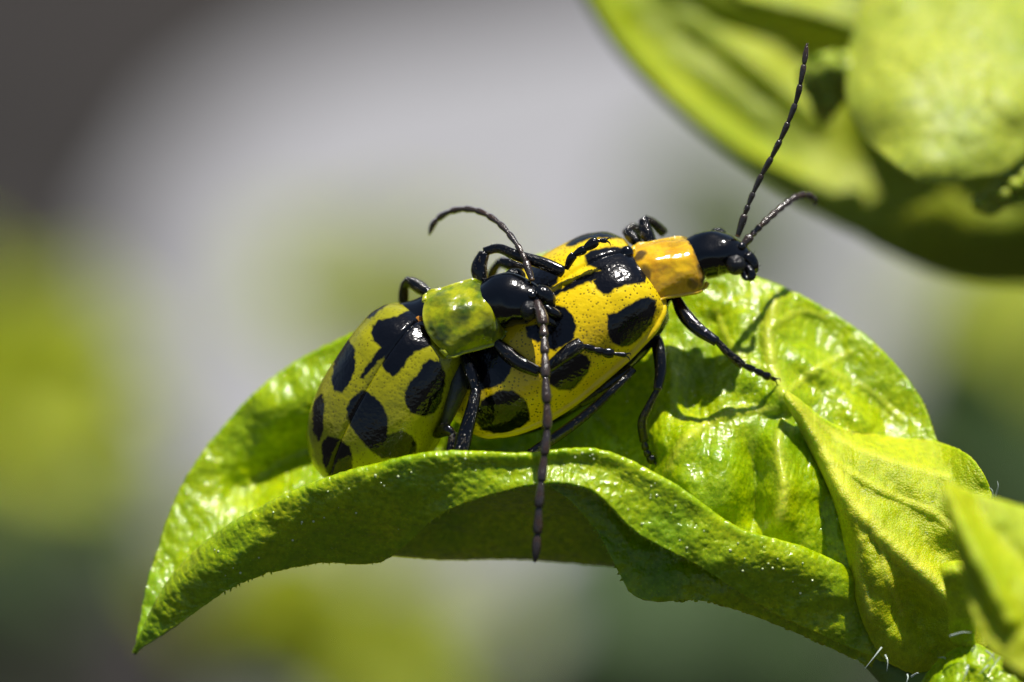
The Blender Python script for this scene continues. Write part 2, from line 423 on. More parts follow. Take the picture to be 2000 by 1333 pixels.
# ------------------------------------------------------------------ leaves near the beetles
def sheet(name, rows, nu, nv, mat, parent, th=.1, ridges=(), noise_amp=.05, noise_f=6, fine=.0, seed=3, mask=None, label=None, offset=0, ridge_k=1.7, veins=()):
    """rows: control lines (px, py, depth) from far edge to near edge"""
    R = np.array([np.array(r, float) for r in rows])            # (nrow, nst, 3)
    A = np.array([spline(r, nu) for r in R])                     # (nrow, nu, 3)
    B = spline(A, nv)                                            # (nv, nu, 3)
    px, py, d = B[..., 0], B[..., 1], B[..., 2].copy()
    vv = np.linspace(0, len(rows) - 1, nv)[:, None] + 0 * px
    k = np.ones_like(px) if mask is None else mask(vv)
    for rg in ridges:
        pl, amp, wd = rg[:3]; tp = np.clip((py - rg[3]) / 90, 0, 1) if len(rg) > 3 else 1
        d -= ridge_k * amp * np.exp(-(dist_poly(px, py, pl) / wd) ** 2) * k * tp
    vein = np.zeros_like(px)
    for pl, amp, wd in veins:
        pl = [tuple(q) for q in spline(pl, 24)]
        e_ = np.exp(-(dist_poly(px, py, pl) / wd) ** 2) * k
        d -= amp * e_; vein = np.maximum(vein, e_ * min(1, wd / 9))
    d -= noise_amp * vnoise(px / 100 * noise_f * .5, py / 100 * noise_f * .5, seed) + noise_amp * .5 * vnoise(px / 100 * noise_f, py / 100 * noise_f, seed + 1)
    dy = np.zeros_like(px)
    if fine:
        f1 = vnoise(px / 9, py / 9 + d * 9, seed + 2); f2 = vnoise(px / 4.5, py / 4.5 + d * 18, seed + 3)
        d -= fine * (f1 + .6 * f2); dy = -fine * 100 * (f1 + .6 * f2) * .8
    V = pos(px, py + dy, d)
    o = mesh(name, V, grid_faces(nv, nu), mat, parent, solid=th, label=label, offset=offset, attr={'vein': vein})
    return o, V

shoot = thing('leafy_shoot', (9.5, 1, -9), 'sunlit yellow-green shoot whose large curled leaf carries the two beetles', 'plant')

tip = (262, 1276, 1.4)
v0 = [tip, (298, 1110, 2.2), (370, 925, 2.9), (515, 755, 3.2), (690, 652, 3.1), (900, 585, 3.0), (1080, 490, 3.0), (1300, 500, 2.8), (1480, 544, 2.5), (1660, 635, 2.4), (1785, 760, 2.1), (1832, 868, 1.6)]
v1 = [tip, (312, 1140, 2.0), (400, 1000, 2.6), (560, 880, 3.0), (700, 830, 2.9), (870, 830, 2.7), (1050, 810, 2.5), (1230, 740, 2.0), (1400, 740, 1.4), (1560, 790, 1.3), (1690, 890, 1.2), (1800, 1020, 1.1)]
v1b = [tip, (320, 1160, 1.9), (410, 1060, 2.2), (570, 1000, 2.4), (710, 980, 2.3), (865, 980, 2.1), (1030, 970, 1.9), (1225, 930, 1.2), (1370, 930, .3), (1500, 970, .15), (1620, 1060, .2), (1750, 1180, .4)]
v2 = [tip, (328, 1180, 1.8), (425, 1100, 1.8), (570, 1060, 1.6), (710, 1075, 1.6), (860, 1088, 1.9), (1010, 1088, 2.0), (1180, 1100, 1.8), (1310, 1110, 1.0), (1430, 1130, .7), (1570, 1200, .7), (1760, 1320, .8)]
v3 = [tip, (332, 1165, 1.5), (425, 1070, 1.2), (568, 1005, .7), (700, 985, .5), (860, 985, .7), (1015, 985, .75), (1180, 990, .6), (1320, 1030, .0), (1440, 1080, -.1), (1590, 1130, .2), (1770, 1230, .6)]
v4 = [tip, (330, 1140, 1.2), (425, 1046, .5), (565, 968, -.15), (690, 922, -.55), (850, 889, -.85), (1020, 893, -.95), (1170, 886, -.95), (1310, 947, -.85), (1440, 1034, -.7), (1585, 1080, -.3), (1780, 1180, .5)]
v5 = [tip, (330, 1160, .9), (440, 1095, .2), (585, 1024, -.15), (705, 975, -.55), (858, 928, -.93), (1020, 914, -1.02), (1160, 914, -1.04), (1285, 985, -.95), (1415, 1068, -.8), (1565, 1120, -.45), (1780, 1240, .4)]
v6 = [tip, (345, 1222, .9), (475, 1136, .35), (615, 1098, .5), (750, 1092, .35), (870, 1000, -.75), (1030, 950, -1.2), (1150, 957, -1.25), (1245, 1042, -1.1), (1370, 1108, -.85), (1530, 1205, -.15), (1790, 1320, .35)]
ridges = [
    ([(1510, 600), (1508, 700), (1535, 775)], .14, 28),
    ([(1470, 740), (1520, 780)], .14, 30),
    ([(1525, 860), (1530, 940), (1520, 1010)], .20, 30),
    ([(1450, 800), (1474, 920), (1478, 1010)], -.34, 30, 830), ([(1395, 640), (1385, 720), (1350, 800)], -.12, 34),
    ([(1600, 1000), (1612, 1050), (1625, 1090)], -.10, 30),
    ([(1340, 850), (1330, 930), (1370, 1000)], .22, 34),
    ([(1400, 900), (1410, 980)], .10, 26),
    ([(1300, 700), (1310, 790), (1290, 860)], .16, 22),
    ([(1600, 640), (1650, 740), (1740, 830)], -.16, 50),
    ([(1560, 700), (1620, 740), (1680, 820)], .13, 24),
    ([(1450, 620), (1440, 700), (1400, 780)], .10, 34),
    ([(540, 800), (640, 780)], .25, 60), ([(480, 960), (560, 900), (640, 860)], -.22, 40),
    ([(1120, 790), (1190, 860)], .08, 16), ([(700, 900), (1000, 870)], -.1, 40),
]
leaf, LV = sheet('leaf', [v0, v1, v1b, v2, v3, v4, v5, v6], 760, 340, LEAF, shoot, th=.11, ridges=ridges, noise_amp=.032, noise_f=4,
                 fine=.011, mask=lambda v: np.clip(3.4 - v, 0, 1), veins=[([(1540, 790), (1512, 730), (1500, 660), (1512, 590)], .07, 9), ([(1512, 730), (1440, 690), (1400, 610)], .05, 6), ([(1530, 770), (1600, 720), (1660, 690)], .05, 6), ([(1505, 640), (1560, 610), (1610, 620)], .04, 5),
                 ([(1540, 790), (1520, 870), (1530, 960), (1520, 1020)], .06, 7), ([(1515, 800), (1420, 810), (1340, 860), (1310, 920)], .06, 7), ([(1600, 720), (1690, 760), (1760, 820)], .04, 5),
                ],
                 label='large curled leaf under the beetles, its near edge rolled over')
# the toothed fold of the same leaf seen under the rolled edge
f0 = [(1060, 940, -.4), (1120, 985, -.35), (1165, 1038, -.3), (1200, 1102, -.3), (1228, 1156, -.3)]
f1 = [(1110, 925, -.5), (1190, 985, -.35), (1250, 1060, -.2), (1270, 1120, -.25), (1268, 1174, -.3)]
f2 = [(1200, 930, -.6), (1300, 1010, -.3), (1370, 1090, -.1), (1375, 1130, -.15), (1390, 1176, .0)]
f3 = [(1340, 1000, -.2), (1430, 1060, -.2), (1500, 1120, -.05), (1540, 1170, .0), (1560, 1236, .35)]
f4 = [(1480, 1080, .15), (1570, 1120, .1), (1640, 1150, .1), (1680, 1210, .25), (1700, 1300, .6)]
f5 = [(1600, 1150, .4), (1700, 1160, .4), (1760, 1190, .2), (1800, 1260, .5), (1830, 1350, .7)]
_, FV = sheet('leaf_fold', [f0, f1, f2, f3, f4, f5], 160, 220, LEAF, leaf, th=.09, noise_amp=.05, noise_f=5, fine=.004, seed=12, offset=0)

# second, smaller leaf lying on the first
l0 = [(1535, 768, .75), (1635, 836, .75), (1735, 858, .7), (1832, 868, .6), (1900, 897, .45), (1938, 975, .3), (1965, 1080, .2), (1980, 1190, .1)]
l1 = [(1535, 770, .72), (1622, 852, .55), (1712, 905, .35), (1800, 970, .2), (1862, 1040, .05), (1895, 1110, .0), (1915, 1180, -.05), (1930, 1260, -.1)]
l2 = [(1535, 772, .7), (1602, 868, .30), (1665, 965, .0), (1725, 1045, -.25), (1790, 1110, -.3), (1845, 1165, -.3), (1870, 1220, -.25), (1880, 1290, -.2)]
l3 = [(1535, 774, .7), (1592, 868, .35), (1645, 980, .0), (1700, 1090, -.4), (1730, 1160, -.4), (1765, 1215, -.3), (1800, 1260, -.2), (1830, 1300, -.1)]
l4 = [(1535, 776, .72), (1580, 864, .55), (1632, 975, .35), (1660, 1090, .15), (1676, 1170, .0), (1700, 1240, .0), (1735, 1290, .1), (1790, 1318, .2)]
def on_leaf(row, upto, lift):
    V = LV[:200].reshape(-1, 3); sc = DIST / (DIST + V[:, 1]); X = V[:, 0]*100*sc + 1000; Y = 666.5 - V[:, 2]*100*sc
    out = []
    for k, (a, b_, d) in enumerate(row):
        if k < upto:
            q = (X - a) ** 2 + (Y - b_) ** 2; c = np.argsort(q)[:12]; d = float(V[c, 1].min()) - lift
        out.append((a, b_, d))
    return out
l0 = on_leaf(l0, 4, .07); l1 = on_leaf(l1, 2, .12); l2 = on_leaf(l2, 2, .22); l3 = on_leaf(l3, 2, .15); l4 = on_leaf(l4, 4, .03)
lridge = [([(1552, 800), (1612, 905), (1652, 1000), (1672, 1100), (1700, 1210)], .10, 22), ([(1700, 1010), (1780, 1090), (1850, 1160)], .12, 26), ([(1690, 1100), (1740, 1270)], .10, 30),
          ([(1775, 1185), (1820, 1250), (1840, 1300)], -.42, 42), ([(1720, 930), (1800, 1040), (1850, 1110)], -.12, 40), ([(1760, 900), (1850, 960), (1900, 1060)], .10, 40)]
lobe, QV = sheet('leaf', [l0, l1, l2, l3, l4], 330, 300, LOBE, shoot, th=.12, ridges=lridge, ridge_k=1.1, noise_amp=.05, noise_f=5, fine=.008, seed=31, veins=[([(1540, 780), (1605, 880), (1658, 972), (1722, 1050), (1800, 1118), (1850, 1165)], .13, 14), ([(1545, 782), (1640, 862), (1740, 905), (1850, 935)], .05, 7), ([(1620, 900), (1720, 960), (1830, 1010), (1900, 1080)], .05, 6), ([(1690, 1015), (1680, 1100), (1700, 1200)], .05, 7), ([(1722, 1050), (1730, 1120), (1760, 1200)], .04, 6)],
                 label='smaller downy leaf at lower right, lying over the base of the large one')
# near, blurred leaf at the right edge
g0 = [(1842, 945, -5.2), (1905, 968, -5.0), (1965, 985, -4.9), (2040, 1010, -4.8), (2120, 1060, -4.7)]
g1 = [(1843, 955, -5.4), (1896, 1010, -5.6), (1960, 1060, -5.7), (2030, 1100, -5.7), (2110, 1160, -5.6)]
g2 = [(1846, 965, -5.5), (1885, 1050, -6.0), (1935, 1140, -6.3), (1990, 1220, -6.4), (2080, 1290, -6.3)]
g3 = [(1848, 975, -5.5), (1874, 1075, -6.0), (1892, 1175, -6.4), (1925, 1262, -6.6), (2000, 1320, -6.7)]
_, G2V = sheet('leaf', [g0, g1, g2, g3], 160, 160, LOBE, shoot, th=.14, noise_amp=.06, noise_f=4, fine=.008, seed=44,
      ridges=[([(1850, 960), (1910, 1090), (1970, 1210)], .2, 18), ([(1900, 1000), (2000, 1110)], -.2, 30)], label='small blurred leaf nearest the camera at the right edge')
# stub bract and bud lumps
h0 = [(1838, 1108, -1.4), (1870, 1100, -1.5), (1905, 1104, -1.5)]
h1 = [(1842, 1122, -1.6), (1872, 1118, -1.7), (1905, 1120, -1.7)]
h2 = [(1850, 1170, -1.4), (1876, 1175, -1.4), (1905, 1180, -1.4)]
h3 = [(1856, 1250, -1.0), (1880, 1260, -1.0), (1905, 1270, -1.0)]
sheet('bract', [h0, h1, h2, h3], 60, 80, LOBE, shoot, th=.14, noise_amp=.05, fine=.008, seed=51, label='short stubby bract with a pale cut end')
k0 = [(1790, 1352, -.8), (1840, 1290, -.9), (1900, 1262, -1), (1960, 1290, -1), (2030, 1300, -1)]
k1 = [(1800, 1375, -1.1), (1850, 1320, -1.3), (1910, 1300, -1.4), (1970, 1320, -1.4), (2040, 1340, -1.4)]
k2 = [(1810, 1400, -1.2), (1860, 1370, -1.5), (1920, 1360, -1.6), (1980, 1370, -1.6), (2050, 1390, -1.6)]
sheet('bract', [k0, k1, k2], 120, 60, LEAF, shoot, th=.12, noise_amp=.08, fine=.01, seed=61, label='dark green bract at the bottom right corner')
b = Bag()
for (px, py, d, r) in [(1985, 1262, -2.6, .30), (2015, 1225, -2.6, .3), (1978, 1300, -2.5, .22), (2010, 1310, -2.5, .3)]:
    b.ball(pos(px, py, d), r, 14, 18, (1, .8, .9))
bo = b.build('bud', LOBE, shoot)
# main stem
stem_pts = [pos(1690, 1268, .9), pos(1780, 1330, .7), pos(1900, 1420, .8), pos(2060, 1540, 1.5)]
stem_low = to_world(stem_pts[-1]); path_w = [stem_low + np.array([k * 14 + math.sin(k * 4) * 3, k * 4, (GZ - stem_low[2]) * k]) for k in np.linspace(.04, 1, 12)]
inv = lambda w: np.stack([w[..., 0], w[..., 1]*cT - w[..., 2]*sT, w[..., 1]*sT + w[..., 2]*cT], -1)
P = np.concatenate([spline(stem_pts, 16), inv(np.array(path_w))])
V, F = tube_geo(P, np.concatenate([np.linspace(.25, 1.0, 16), np.linspace(1.05, 1.6, 12)]), 20)
mesh('stem', V, F, STEM, shoot)

# glassy hairs, each one on its own
hairs = [((1722, 1265), (1688, 1308), -.3), ((1729, 1280), (1732, 1312), -.35), ((1772, 1318), (1768, 1340), -.2), ((1944, 970), (1948, 940), .2), ((1938, 975), (1932, 952), .2),
         ((1855, 1243), (1896, 1236), -1.5), ((1925, 1272), (1945, 1300), -1.6), ((1930, 1300), (1912, 1318), -1.6), ((1890, 1300), (1878, 1335), -1.7), ((1940, 1278), (1925, 1296), -1.5),
         ((1898, 1272), (1905, 1262), -1.6), ((1780, 1322), (1795, 1316), -.3), ((1952, 1285), (1935, 1308), -1.5), ((1850, 1292), (1832, 1285), -1), ((1975, 1250), (1960, 1248), -1.6)]
for _ in range(0):
    t_ = random.random(); bx_, by_ = (1700 + 250 * t_, 1262 + 45 * t_ - 30 * math.sin(t_ * 6) * t_); an = random.uniform(.3, 2.8)
    ln = random.uniform(14, 34); hairs.append(((bx_, by_), (bx_ + ln * math.cos(an), by_ + ln * math.sin(an)), random.uniform(-1.2, -.2)))
for (a, bb, d) in hairs:
    p0, p1 = pos(*a, d), pos(*bb, d - .1); md = (p0 + p1) / 2 + np.array([.03, -.05, .04])
    V, F = tube_geo(spline([p0, md, p1], 8), np.linspace(.022, .004, 8), 8)
    mesh('hair', V, F, HAIRM, shoot)

# teeth along the rolled edge and the margins
tb = Bag()
def teeth(V, row, i0, i1, step, l, out, jitter=.3):
    i = i0
    while i < i1:
        p0 = V[row, int(i)]; tg = unit(V[row, min(int(i) + 4, V.shape[1]-1)] - V[row, max(int(i) - 4, 0)])
        dr = np.array(out, float) + tg * random.uniform(-.9, .2)
        tb.cone(p0, dr, l * random.uniform(.5, 1.3), l * .38, 6); i += step * random.uniform(.5, 1.6)
teeth(LV, -1, 120, 740, 7, .07, (0, -.1, -1)); teeth(LV, 0, 500, 755, 9, .05, (.3, 0, 1))
tb.build('margin_teeth', LEAF, leaf, kind='stuff')
tb = Bag()
for i in range(6, 150, 9):
    tb.cone(FV[0, i], (-1, 0, -.4), .07 * random.uniform(.5, 1.2), .03, 6)
for i in range(50, 205, 2):
    tb.ball(FV[i, -1] + rng.randn(3) * .012, random.uniform(.02, .05), 4, 6, (1.3, .8, .8))
for i in range(470, 720, 2):
    tb.ball(LV[150, i] + rng.randn(3) * .012, random.uniform(.015, .045), 4, 6, (1.3, .8, .8))
tb.build('margin_teeth', LEAF, leaf, kind='stuff')

# resin glands: tiny shining beads over the leaf
def glands(V, n, parent, rmin, rmax, r0=0, r1=None, c0=0, c1=None, toward=(0, -1, .3)):
    g = Bag(); r1 = r1 or V.shape[0] - 2; c1 = c1 or V.shape[1] - 2
    for _ in range(n):
        i = random.randint(r0, r1); j = random.randint(c0, c1)
        g.ball(V[i, j] + unit(toward) * .06, random.uniform(rmin, rmax), 4, 6)
    g.build('resin_glands', GLAND, parent, kind='stuff')
glands(LV, 420, leaf, .008, .02, 0, 150, 380, 755, (-.1, -.5, .8))
glands(LV, 70, leaf, .012, .03, 260, 325, 120, 700, (0, -1, -.1))
glands(QV, 330, lobe, .006, .014)

# ------------------------------------------------------------------ second shoot at upper right, behind
shoot2 = thing('leafy_shoot', (13, 10, 6), 'soft-focus shoot of big leaves filling the upper right corner', 'plant')
m0 = [(1060, -160, 14.5), (1195, 70, 14.0), (1330, 215, 13.5), (1490, 335, 13.0), (1630, 432, 13.1), (1770, 508, 13.9), (1900, 540, 14.5), (2080, 550, 14.7)]
m1 = [(1080, -170, 15.0), (1235, 40, 14.9), (1390, 180, 14.5), (1535, 290, 14.0), (1680, 370, 13.5), (1820, 430, 13.5), (1950, 450, 13.5), (2090, 455, 13.5)]
m2 = [(1110, -180, 15.3), (1290, 0, 15.5), (1445, 110, 14.8), (1590, 225, 14.3), (1700, 300, 13.8), (1820, 340, 13.5), (1950, 350, 13.5), (2100, 350, 13.5)]
m3 = [(1140, -180, 15.5), (1370, 0, 15.1), (1510, 80, 15.1), (1640, 150, 14.7), (1740, 200, 13.1), (1850, 220, 13.0), (1960, 220, 13.0), (2100, 220, 13.0)]
m4 = [(1170, -190, 15.3), (1470, -8, 14.9), (1570, 14, 14.7), (1680, 40, 14.3), (1780, 60, 12.5), (1880, 70, 12.5), (1980, 70, 12.5), (2110, 70, 12.5)]
mr = [([(1230, 60), (1400, 200), (1540, 320)], -.5, 28), ([(1290, 0), (1450, 110), (1600, 235)], .45, 20), ([(1320, 110), (1480, 230)], .3, 20)]
big, BV = sheet('leaf', [m0, m1, m2, m3, m4], 240, 160, BIG, shoot2, th=.3, ridges=mr, ridge_k=.55, noise_amp=.10, noise_f=2.0, seed=71, label='broad folded leaf sweeping down from the top')
# rim leaf crossing the top edge
t0 = [(1420, -20, 12), (1560, -16, 12), (1700, 0, 12), (1850, -10, 12)]
t1 = [(1440, -8, 11.6), (1570, 10, 11.6), (1690, 32, 11.6), (1840, 30, 11.6)]
t2 = [(1450, 4, 11.4), (1575, 32, 11.4), (1680, 62, 11.4), (1820, 80, 11.4)]
sheet('leaf', [t0, t1, t2], 60, 40, BIG, shoot2, th=.25, noise_amp=.1, seed=81, label='narrow leaf edge along the top of the frame')
# pale round leaf
nr, na = 60, 120; V = []
for i in range(nr):
    r = i / (nr - 1)
    for j in range(na):
        a = 2 * math.pi * j / na; sh = 1 + .03 * math.sin(3 * a + 1) + .02 * math.sin(7 * a)
        x = 1862 + 196 * r * sh * math.cos(a); y = 140 + 216 * r * sh * math.sin(a)
        dd = 6.6 + .012 * (140 - y) + 1.1 * r ** 3 + .22 * float(vnoise(np.array(x / 70), np.array(y / 70), 5)) + .05 * float(vnoise(np.array(x / 25), np.array(y / 25), 6))
        V.append(pos(x, y, dd))
V = np.array(V); RV = V.reshape(nr, na, 3)
mesh('leaf', V, grid_faces(nr, na, True), ROUND, shoot2, solid=.3, label='pale rounded leaf facing the camera, front of its shoot')
q0 = [(1560, 150, 8.5), (1600, 110, 8.2), (1650, 105, 8), (1690, 120, 8)]
q1 = [(1575, 180, 8.5), (1610, 150, 7.9), (1655, 140, 7.7), (1690, 150, 8)]
q2 = [(1610, 250, 9), (1640, 200, 8.5), (1670, 190, 8.3), (1700, 200, 8.5)]
sheet('bract', [q0, q1, q2], 60, 50, ROUND, shoot2, th=.2, noise_amp=.3, noise_f=8, seed=91, label='small pale crinkled bract left of the round leaf')
q0 = [(1900, 395, 6), (1950, 350, 6), (2000, 325, 6), (2060, 310, 6)]
q1 = [(1905, 405, 5.8), (1960, 372, 5.6), (2010, 360, 5.6), (2060, 350, 5.6)]
q2 = [(1925, 420, 6), (1975, 400, 6), (2015, 395, 6), (2060, 390, 6)]
sheet('bract', [q0, q1, q2], 60, 50, ROUND, shoot2, th=.15, noise_amp=.3, noise_f=10, seed=95, label='small frilled bract under the round leaf')
sp = [pos(2080, 380, 10), pos(2300, 520, 12), pos(2500, 900, 14)]
lw = to_world(sp[-1]); pw = [lw + np.array([k * 10, k * 5, (GZ - lw[2]) * k]) for k in np.linspace(.05, 1, 10)]
V, F = tube_geo(np.concatenate([spline(sp, 12), inv(np.array(pw))]), np.concatenate([np.linspace(.6, 1.3, 12), np.linspace(1.4, 2, 10)]), 16)
mesh('stem', V, F, STEM, shoot2)

# ------------------------------------------------------------------ beetles
def frame(f, w):
    f = unit(f); w = np.asarray(w, float); n = unit(np.cross(w, f)); w = np.cross(f, n); return f, w, n

WT = [0, .025, .08, .2, .4, .6, .76, .88, .955, 1.0]
WW = [.52, .68, .82, .92, .985, 1.0, .90, .70, .44, .02]
HH = [.42, .58, .76, .93, 1.0, .95, .82, .62, .40, .10]

def elytra(root, O, f, w, L, W, H, mat, spots, curl=0):
    f, w, n = frame(f, w)
    nu, na = 300, 190
    t = np.linspace(0, 1, nu); t = t ** 1.0
    a = np.linspace(0, 1, na)
    T, A = np.meshgrid(t, a, indexing='ij')
    hw = smooth_interp(T, WT, WW) * W; hh = smooth_interp(T, WT, HH) * H
    th = A * math.pi / 2 * 1.16
    yy = hw * np.sin(np.minimum(th, math.pi/2 + 5)) ** .92
    cz = np.cos(th); zz = hh * np.sign(cz) * np.abs(cz) ** .82
    yy = yy + .08 * np.exp(-((A - .945) / .035) ** 2) + .004
    zz = zz - .05 * np.exp(-(A / .018) ** 2) - .10 * H * np.exp(-((A - .90) / .04) ** 2) * .3
    zz = zz - curl * (T ** 2)
    xx = -L * T
    def place(sgn):
        return O + xx[..., None] * f + (sgn * yy)[..., None] * w + zz[..., None] * n
    G = {s: place(s) for s in (1, -1)}
    mask = {}; face = {}
    for s in (1, -1):
        P = G[s]; sc = DIST / (DIST + P[..., 1]); px = P[..., 0] * 100 * sc + 1000; py = 666.5 - P[..., 2] * 100 * sc
        du = np.gradient(P, axis=0); dv = np.gradient(P, axis=1); nn = np.cross(du, dv) * (1 if s == 1 else -1)
        nn /= np.linalg.norm(nn, axis=-1)[..., None] + 1e-12
        if np.sum(nn[100, 40] * n) < 0: nn = -nn
        face[s] = nn[..., 1] < -.04
        jx = 1.6 * vnoise(px / 7, py / 7, 9) + 1.0 * vnoise(px / 3, py / 3, 10); jy = 1.6 * vnoise(px / 7, py / 7, 11)
        m = np.full(px.shape, -1e3)
        for pg in spots: m = np.maximum(m, signed_poly(px + jx, py + jy, pg))
        mask[s] = np.clip((m + 2.2) / 3.8 + .5, 0, 1)
    out = []
    for s in (1, -1):
        mk = np.where(face[s], mask[s], np.where(face[-s], mask[-s], 0))
        rim = np.clip((A - .86) / .06, 0, 1) * .9
        fc = grid_faces(nu, na)
        if s == -1: fc = fc[:, ::-1]
        o = mesh('wing_case', G[s], fc, mat, root, solid=.05, attr={'spot': mk, 'rim': rim}, offset=-1)
        out.append(o)
    return f, w, n

def pronotum(root, C, f, w, Lp, Wp, Hp, mat, stains=()):
    f, w, n = frame(f, w); nu, nv = 110, 130
    t = np.linspace(0, 1, nu); s = np.linspace(-1, 1, nv); T, S_ = np.meshgrid(t, s, indexing='ij')
    hw = Wp * smooth_interp(T, [0, .06, .3, .6, .9, 1], [.84, .96, .98, 1.0, .94, .82]) * (1 - .14 * np.exp(-T / .045) - .16 * np.exp(-(1 - T) / .05))
    xx = Lp * (T - .5) - .16 * Lp * (1 - S_ ** 2) * (1 - T) ** 2 - .05 * Lp * (1 - S_ ** 2) * T ** 2 * -1
    end = smooth_interp(T, [0, .05, .2, .6, .93, 1], [.30, .52, .84, 1.0, .72, .42])
    zz = Hp * np.maximum(1 - np.abs(S_) ** 2.0, 0) ** .85 * end + .06 * np.exp(-((np.abs(S_) - .99) / .045) ** 2) + .045 * np.exp(-(T / .035) ** 2)
    for (tc, sc, amp, r) in ((.35, .35, -.07, .16), (.45, -.35, -.06, .18), (.7, .1, .04, .15), (.6, .55, .05, .14)):
        zz += amp * np.exp(-(((T - tc) / r) ** 2 + ((S_ - sc) / (r * 1.5)) ** 2))
    yy = hw * np.sign(S_) * np.abs(S_) ** .95
    V = np.asarray(C) + xx[..., None] * f + yy[..., None] * w + zz[..., None] * n
    st = np.zeros_like(T)
    for (tc, sc, rt, rs, k) in stains:
        q = ((T - tc) / rt) ** 2 + ((S_ - sc) / rs) ** 2 + .5 * vnoise(T * 16, S_ * 8, 3)
        st = np.maximum(st, k * np.clip(1.4 - q, 0, 1))
    return mesh('neck_shield', V, grid_faces(nu, nv), mat, root, solid=.06, attr={'stain': st, 'rim': .8 * np.maximum(np.exp(-((np.abs(S_) - 1) / .04) ** 2), np.exp(-(T / .03) ** 2))}, offset=-1)

def body(root, secs, w, mat=None):
    """secs: (px, py, d, half width, half height); one continuous loft"""
    s = np.array(secs, float); c = pos(s[:, 0], s[:, 1], s[:, 2])
    q = spline(np.concatenate([c, s[:, 3:5]], 1), len(s) * 10)
    V, F = tube_geo(q[:, :3], np.maximum(q[:, 3:5], .01), 48, width=w)
    c0 = V.mean(0); V = V + np.stack([vnoise(V[:, 0] * 3.1, V[:, 2] * 3.1 + V[:, 1] * 2, k) for k in (1, 2, 3)], 1) * .035
    return mesh('body', V, F, mat or BLACK, root)

def leg(root, fem, tib, tar, rf=.12, rt=.095, ra=.07, label=None):
    """joint paths in (px, py, depth); femur, tibia and segmented foot"""
    e = bpy.data.objects.new('leg', None); COL.objects.link(e); e.parent = root; e.empty_display_size = .2
    if label: e['label'] = label
    def limb(name, pts, prof, r, hairs=0, ns=18):
        pts = np.array(pts, float); m = 26
        P = spline(pos(pts[:, 0], pts[:, 1], pts[:, 2]), m); t = np.linspace(0, 1, m)
        R = smooth_interp(t, np.linspace(0, 1, len(prof)), prof) * r
        R = R * 1.03; bg_ = Bag(); bg_.tube(P, R, ns, flat=.82)
        if hairs:
            hb = Bag()
            for _ in range(hairs * 2):
                k = random.randint(2, m - 2); d = unit(P[min(k + 1, m - 1)] - P[k - 1]); o = unit(rng.randn(3)); o = unit(o - d * o.dot(d))
                hb.cone(P[k] + o * R[k] * .8, d * 1.1 + o * .55, random.uniform(.045, .085), .0075, 4)
            hb.build('bristles', BRIS, e, kind='stuff')
        return bg_.build(name, LEGM, e)
    if fem: limb('femur', fem, [.65, .9, 1.05, 1.0, .85, .7], rf, 30)
    if tib: limb('tibia', tib, [.7, .75, .85, .95, 1.05, 1.0], rt, 90)
    if tar:
        tar = np.array(tar, float); P = spline(pos(tar[:, 0], tar[:, 1], tar[:, 2]), 41); cuts = [0, 12, 21, 31, 41]
        prof = [[.55, .8, 1.0, .95], [.6, .85, 1.05, .9], [.7, 1.1, 1.25, .9], [.35, .45, .6, .6]]
        for a_, b_, pr in zip(cuts[:-1], cuts[1:], prof):
            seg = P[a_:min(b_ + 1, 41)]; R = smooth_interp(np.linspace(0, 1, len(seg)), np.linspace(0, 1, 4), pr) * ra
            bb_ = Bag(); bb_.tube(seg, R, 12, flat=.7)
            for _ in range(8):
                k = random.randint(1, len(seg) - 2); o = unit(rng.randn(3)); bb_.cone(seg[k] + o * R[k] * .7, o, .05, .007, 4)
            bb_.build('foot_segment', LEGM, e)
        d = unit(P[-1] - P[-4]); sd_ = unit(np.cross(d, [0, 1, .3]))
        for sg in (1, -1):
            q = spline([P[-1] - d * .02, P[-1] + d * .07 + sd_ * sg * .05, P[-1] + d * .10 + sd_ * sg * .06 - np.array([0, 0, .06])], 8)
            V, F = tube_geo(q, np.linspace(.022, .004, 8), 8); mesh('claw', V, F, LEGM, e)
    return e

def antenna(root, pts, r=.055, label=None, first=1.25):
    e = bpy.data.objects.new('antenna', None); COL.objects.link(e); e.parent = root; e.empty_display_size = .2
    if label: e['label'] = label
    pts = np.array(pts, float); P = spline(pos(pts[:, 0], pts[:, 1], pts[:, 2]), 400)
    s = np.concatenate([[0], np.cumsum(np.linalg.norm(np.diff(P, axis=0), axis=1))]); s /= s[-1]
    L = np.array([1.25, .55, .75] + [1.08] * 7 + [1.2]); c = np.concatenate([[0], np.cumsum(L)]) / L.sum()
    for k in range(11):
        tt = np.linspace(c[k], c[k+1] - .002, 14); Q = np.stack([np.interp(tt, s, P[:, i]) for i in range(3)], 1)
        pr = [.6, .74, .84, .94, 1.0, .84] if k < 10 else [.5, .85, .95, .85, .6, .18]
        R = smooth_interp(np.linspace(0, 1, 14), np.linspace(0, 1, 6), pr) * r * (first if k == 0 else 1.0) * (.95 if k in (1, 2) else 1)
        b = Bag(); b.tube(Q, R, 14)
        for _ in range(16):
            i = random.randint(1, 12); d = unit(Q[i+1] - Q[i-1]); o = unit(rng.randn(3)); o = unit(o - d * o.dot(d))
            b.cone(Q[i] + o * R[i] * .7, d + o * .8, random.uniform(.03, .06), .006, 4)
        sg = b.build('antenna_segment', ANTM, e)
        if k < 3:
            sg.data.materials[0] = ANTM
    V, F = tube_geo(P[:8], np.linspace(.05, .035, 8) * 1.1, 12); mesh('antenna_socket', V, F, ANTP, e)
    return e

def ball(name, c, r, sc, mat, parent, nu=28, nv=36):
    b = Bag(); b.ball(c, r, nu, nv, sc); return b.build(name, mat, parent)

Zr = lambda pts: [(600 + x * .4352, 380 + y * .4352) for x, y in pts]
Zq = lambda pts: [(900 + x * .4351, 380 + y * .4351) for x, y in pts]

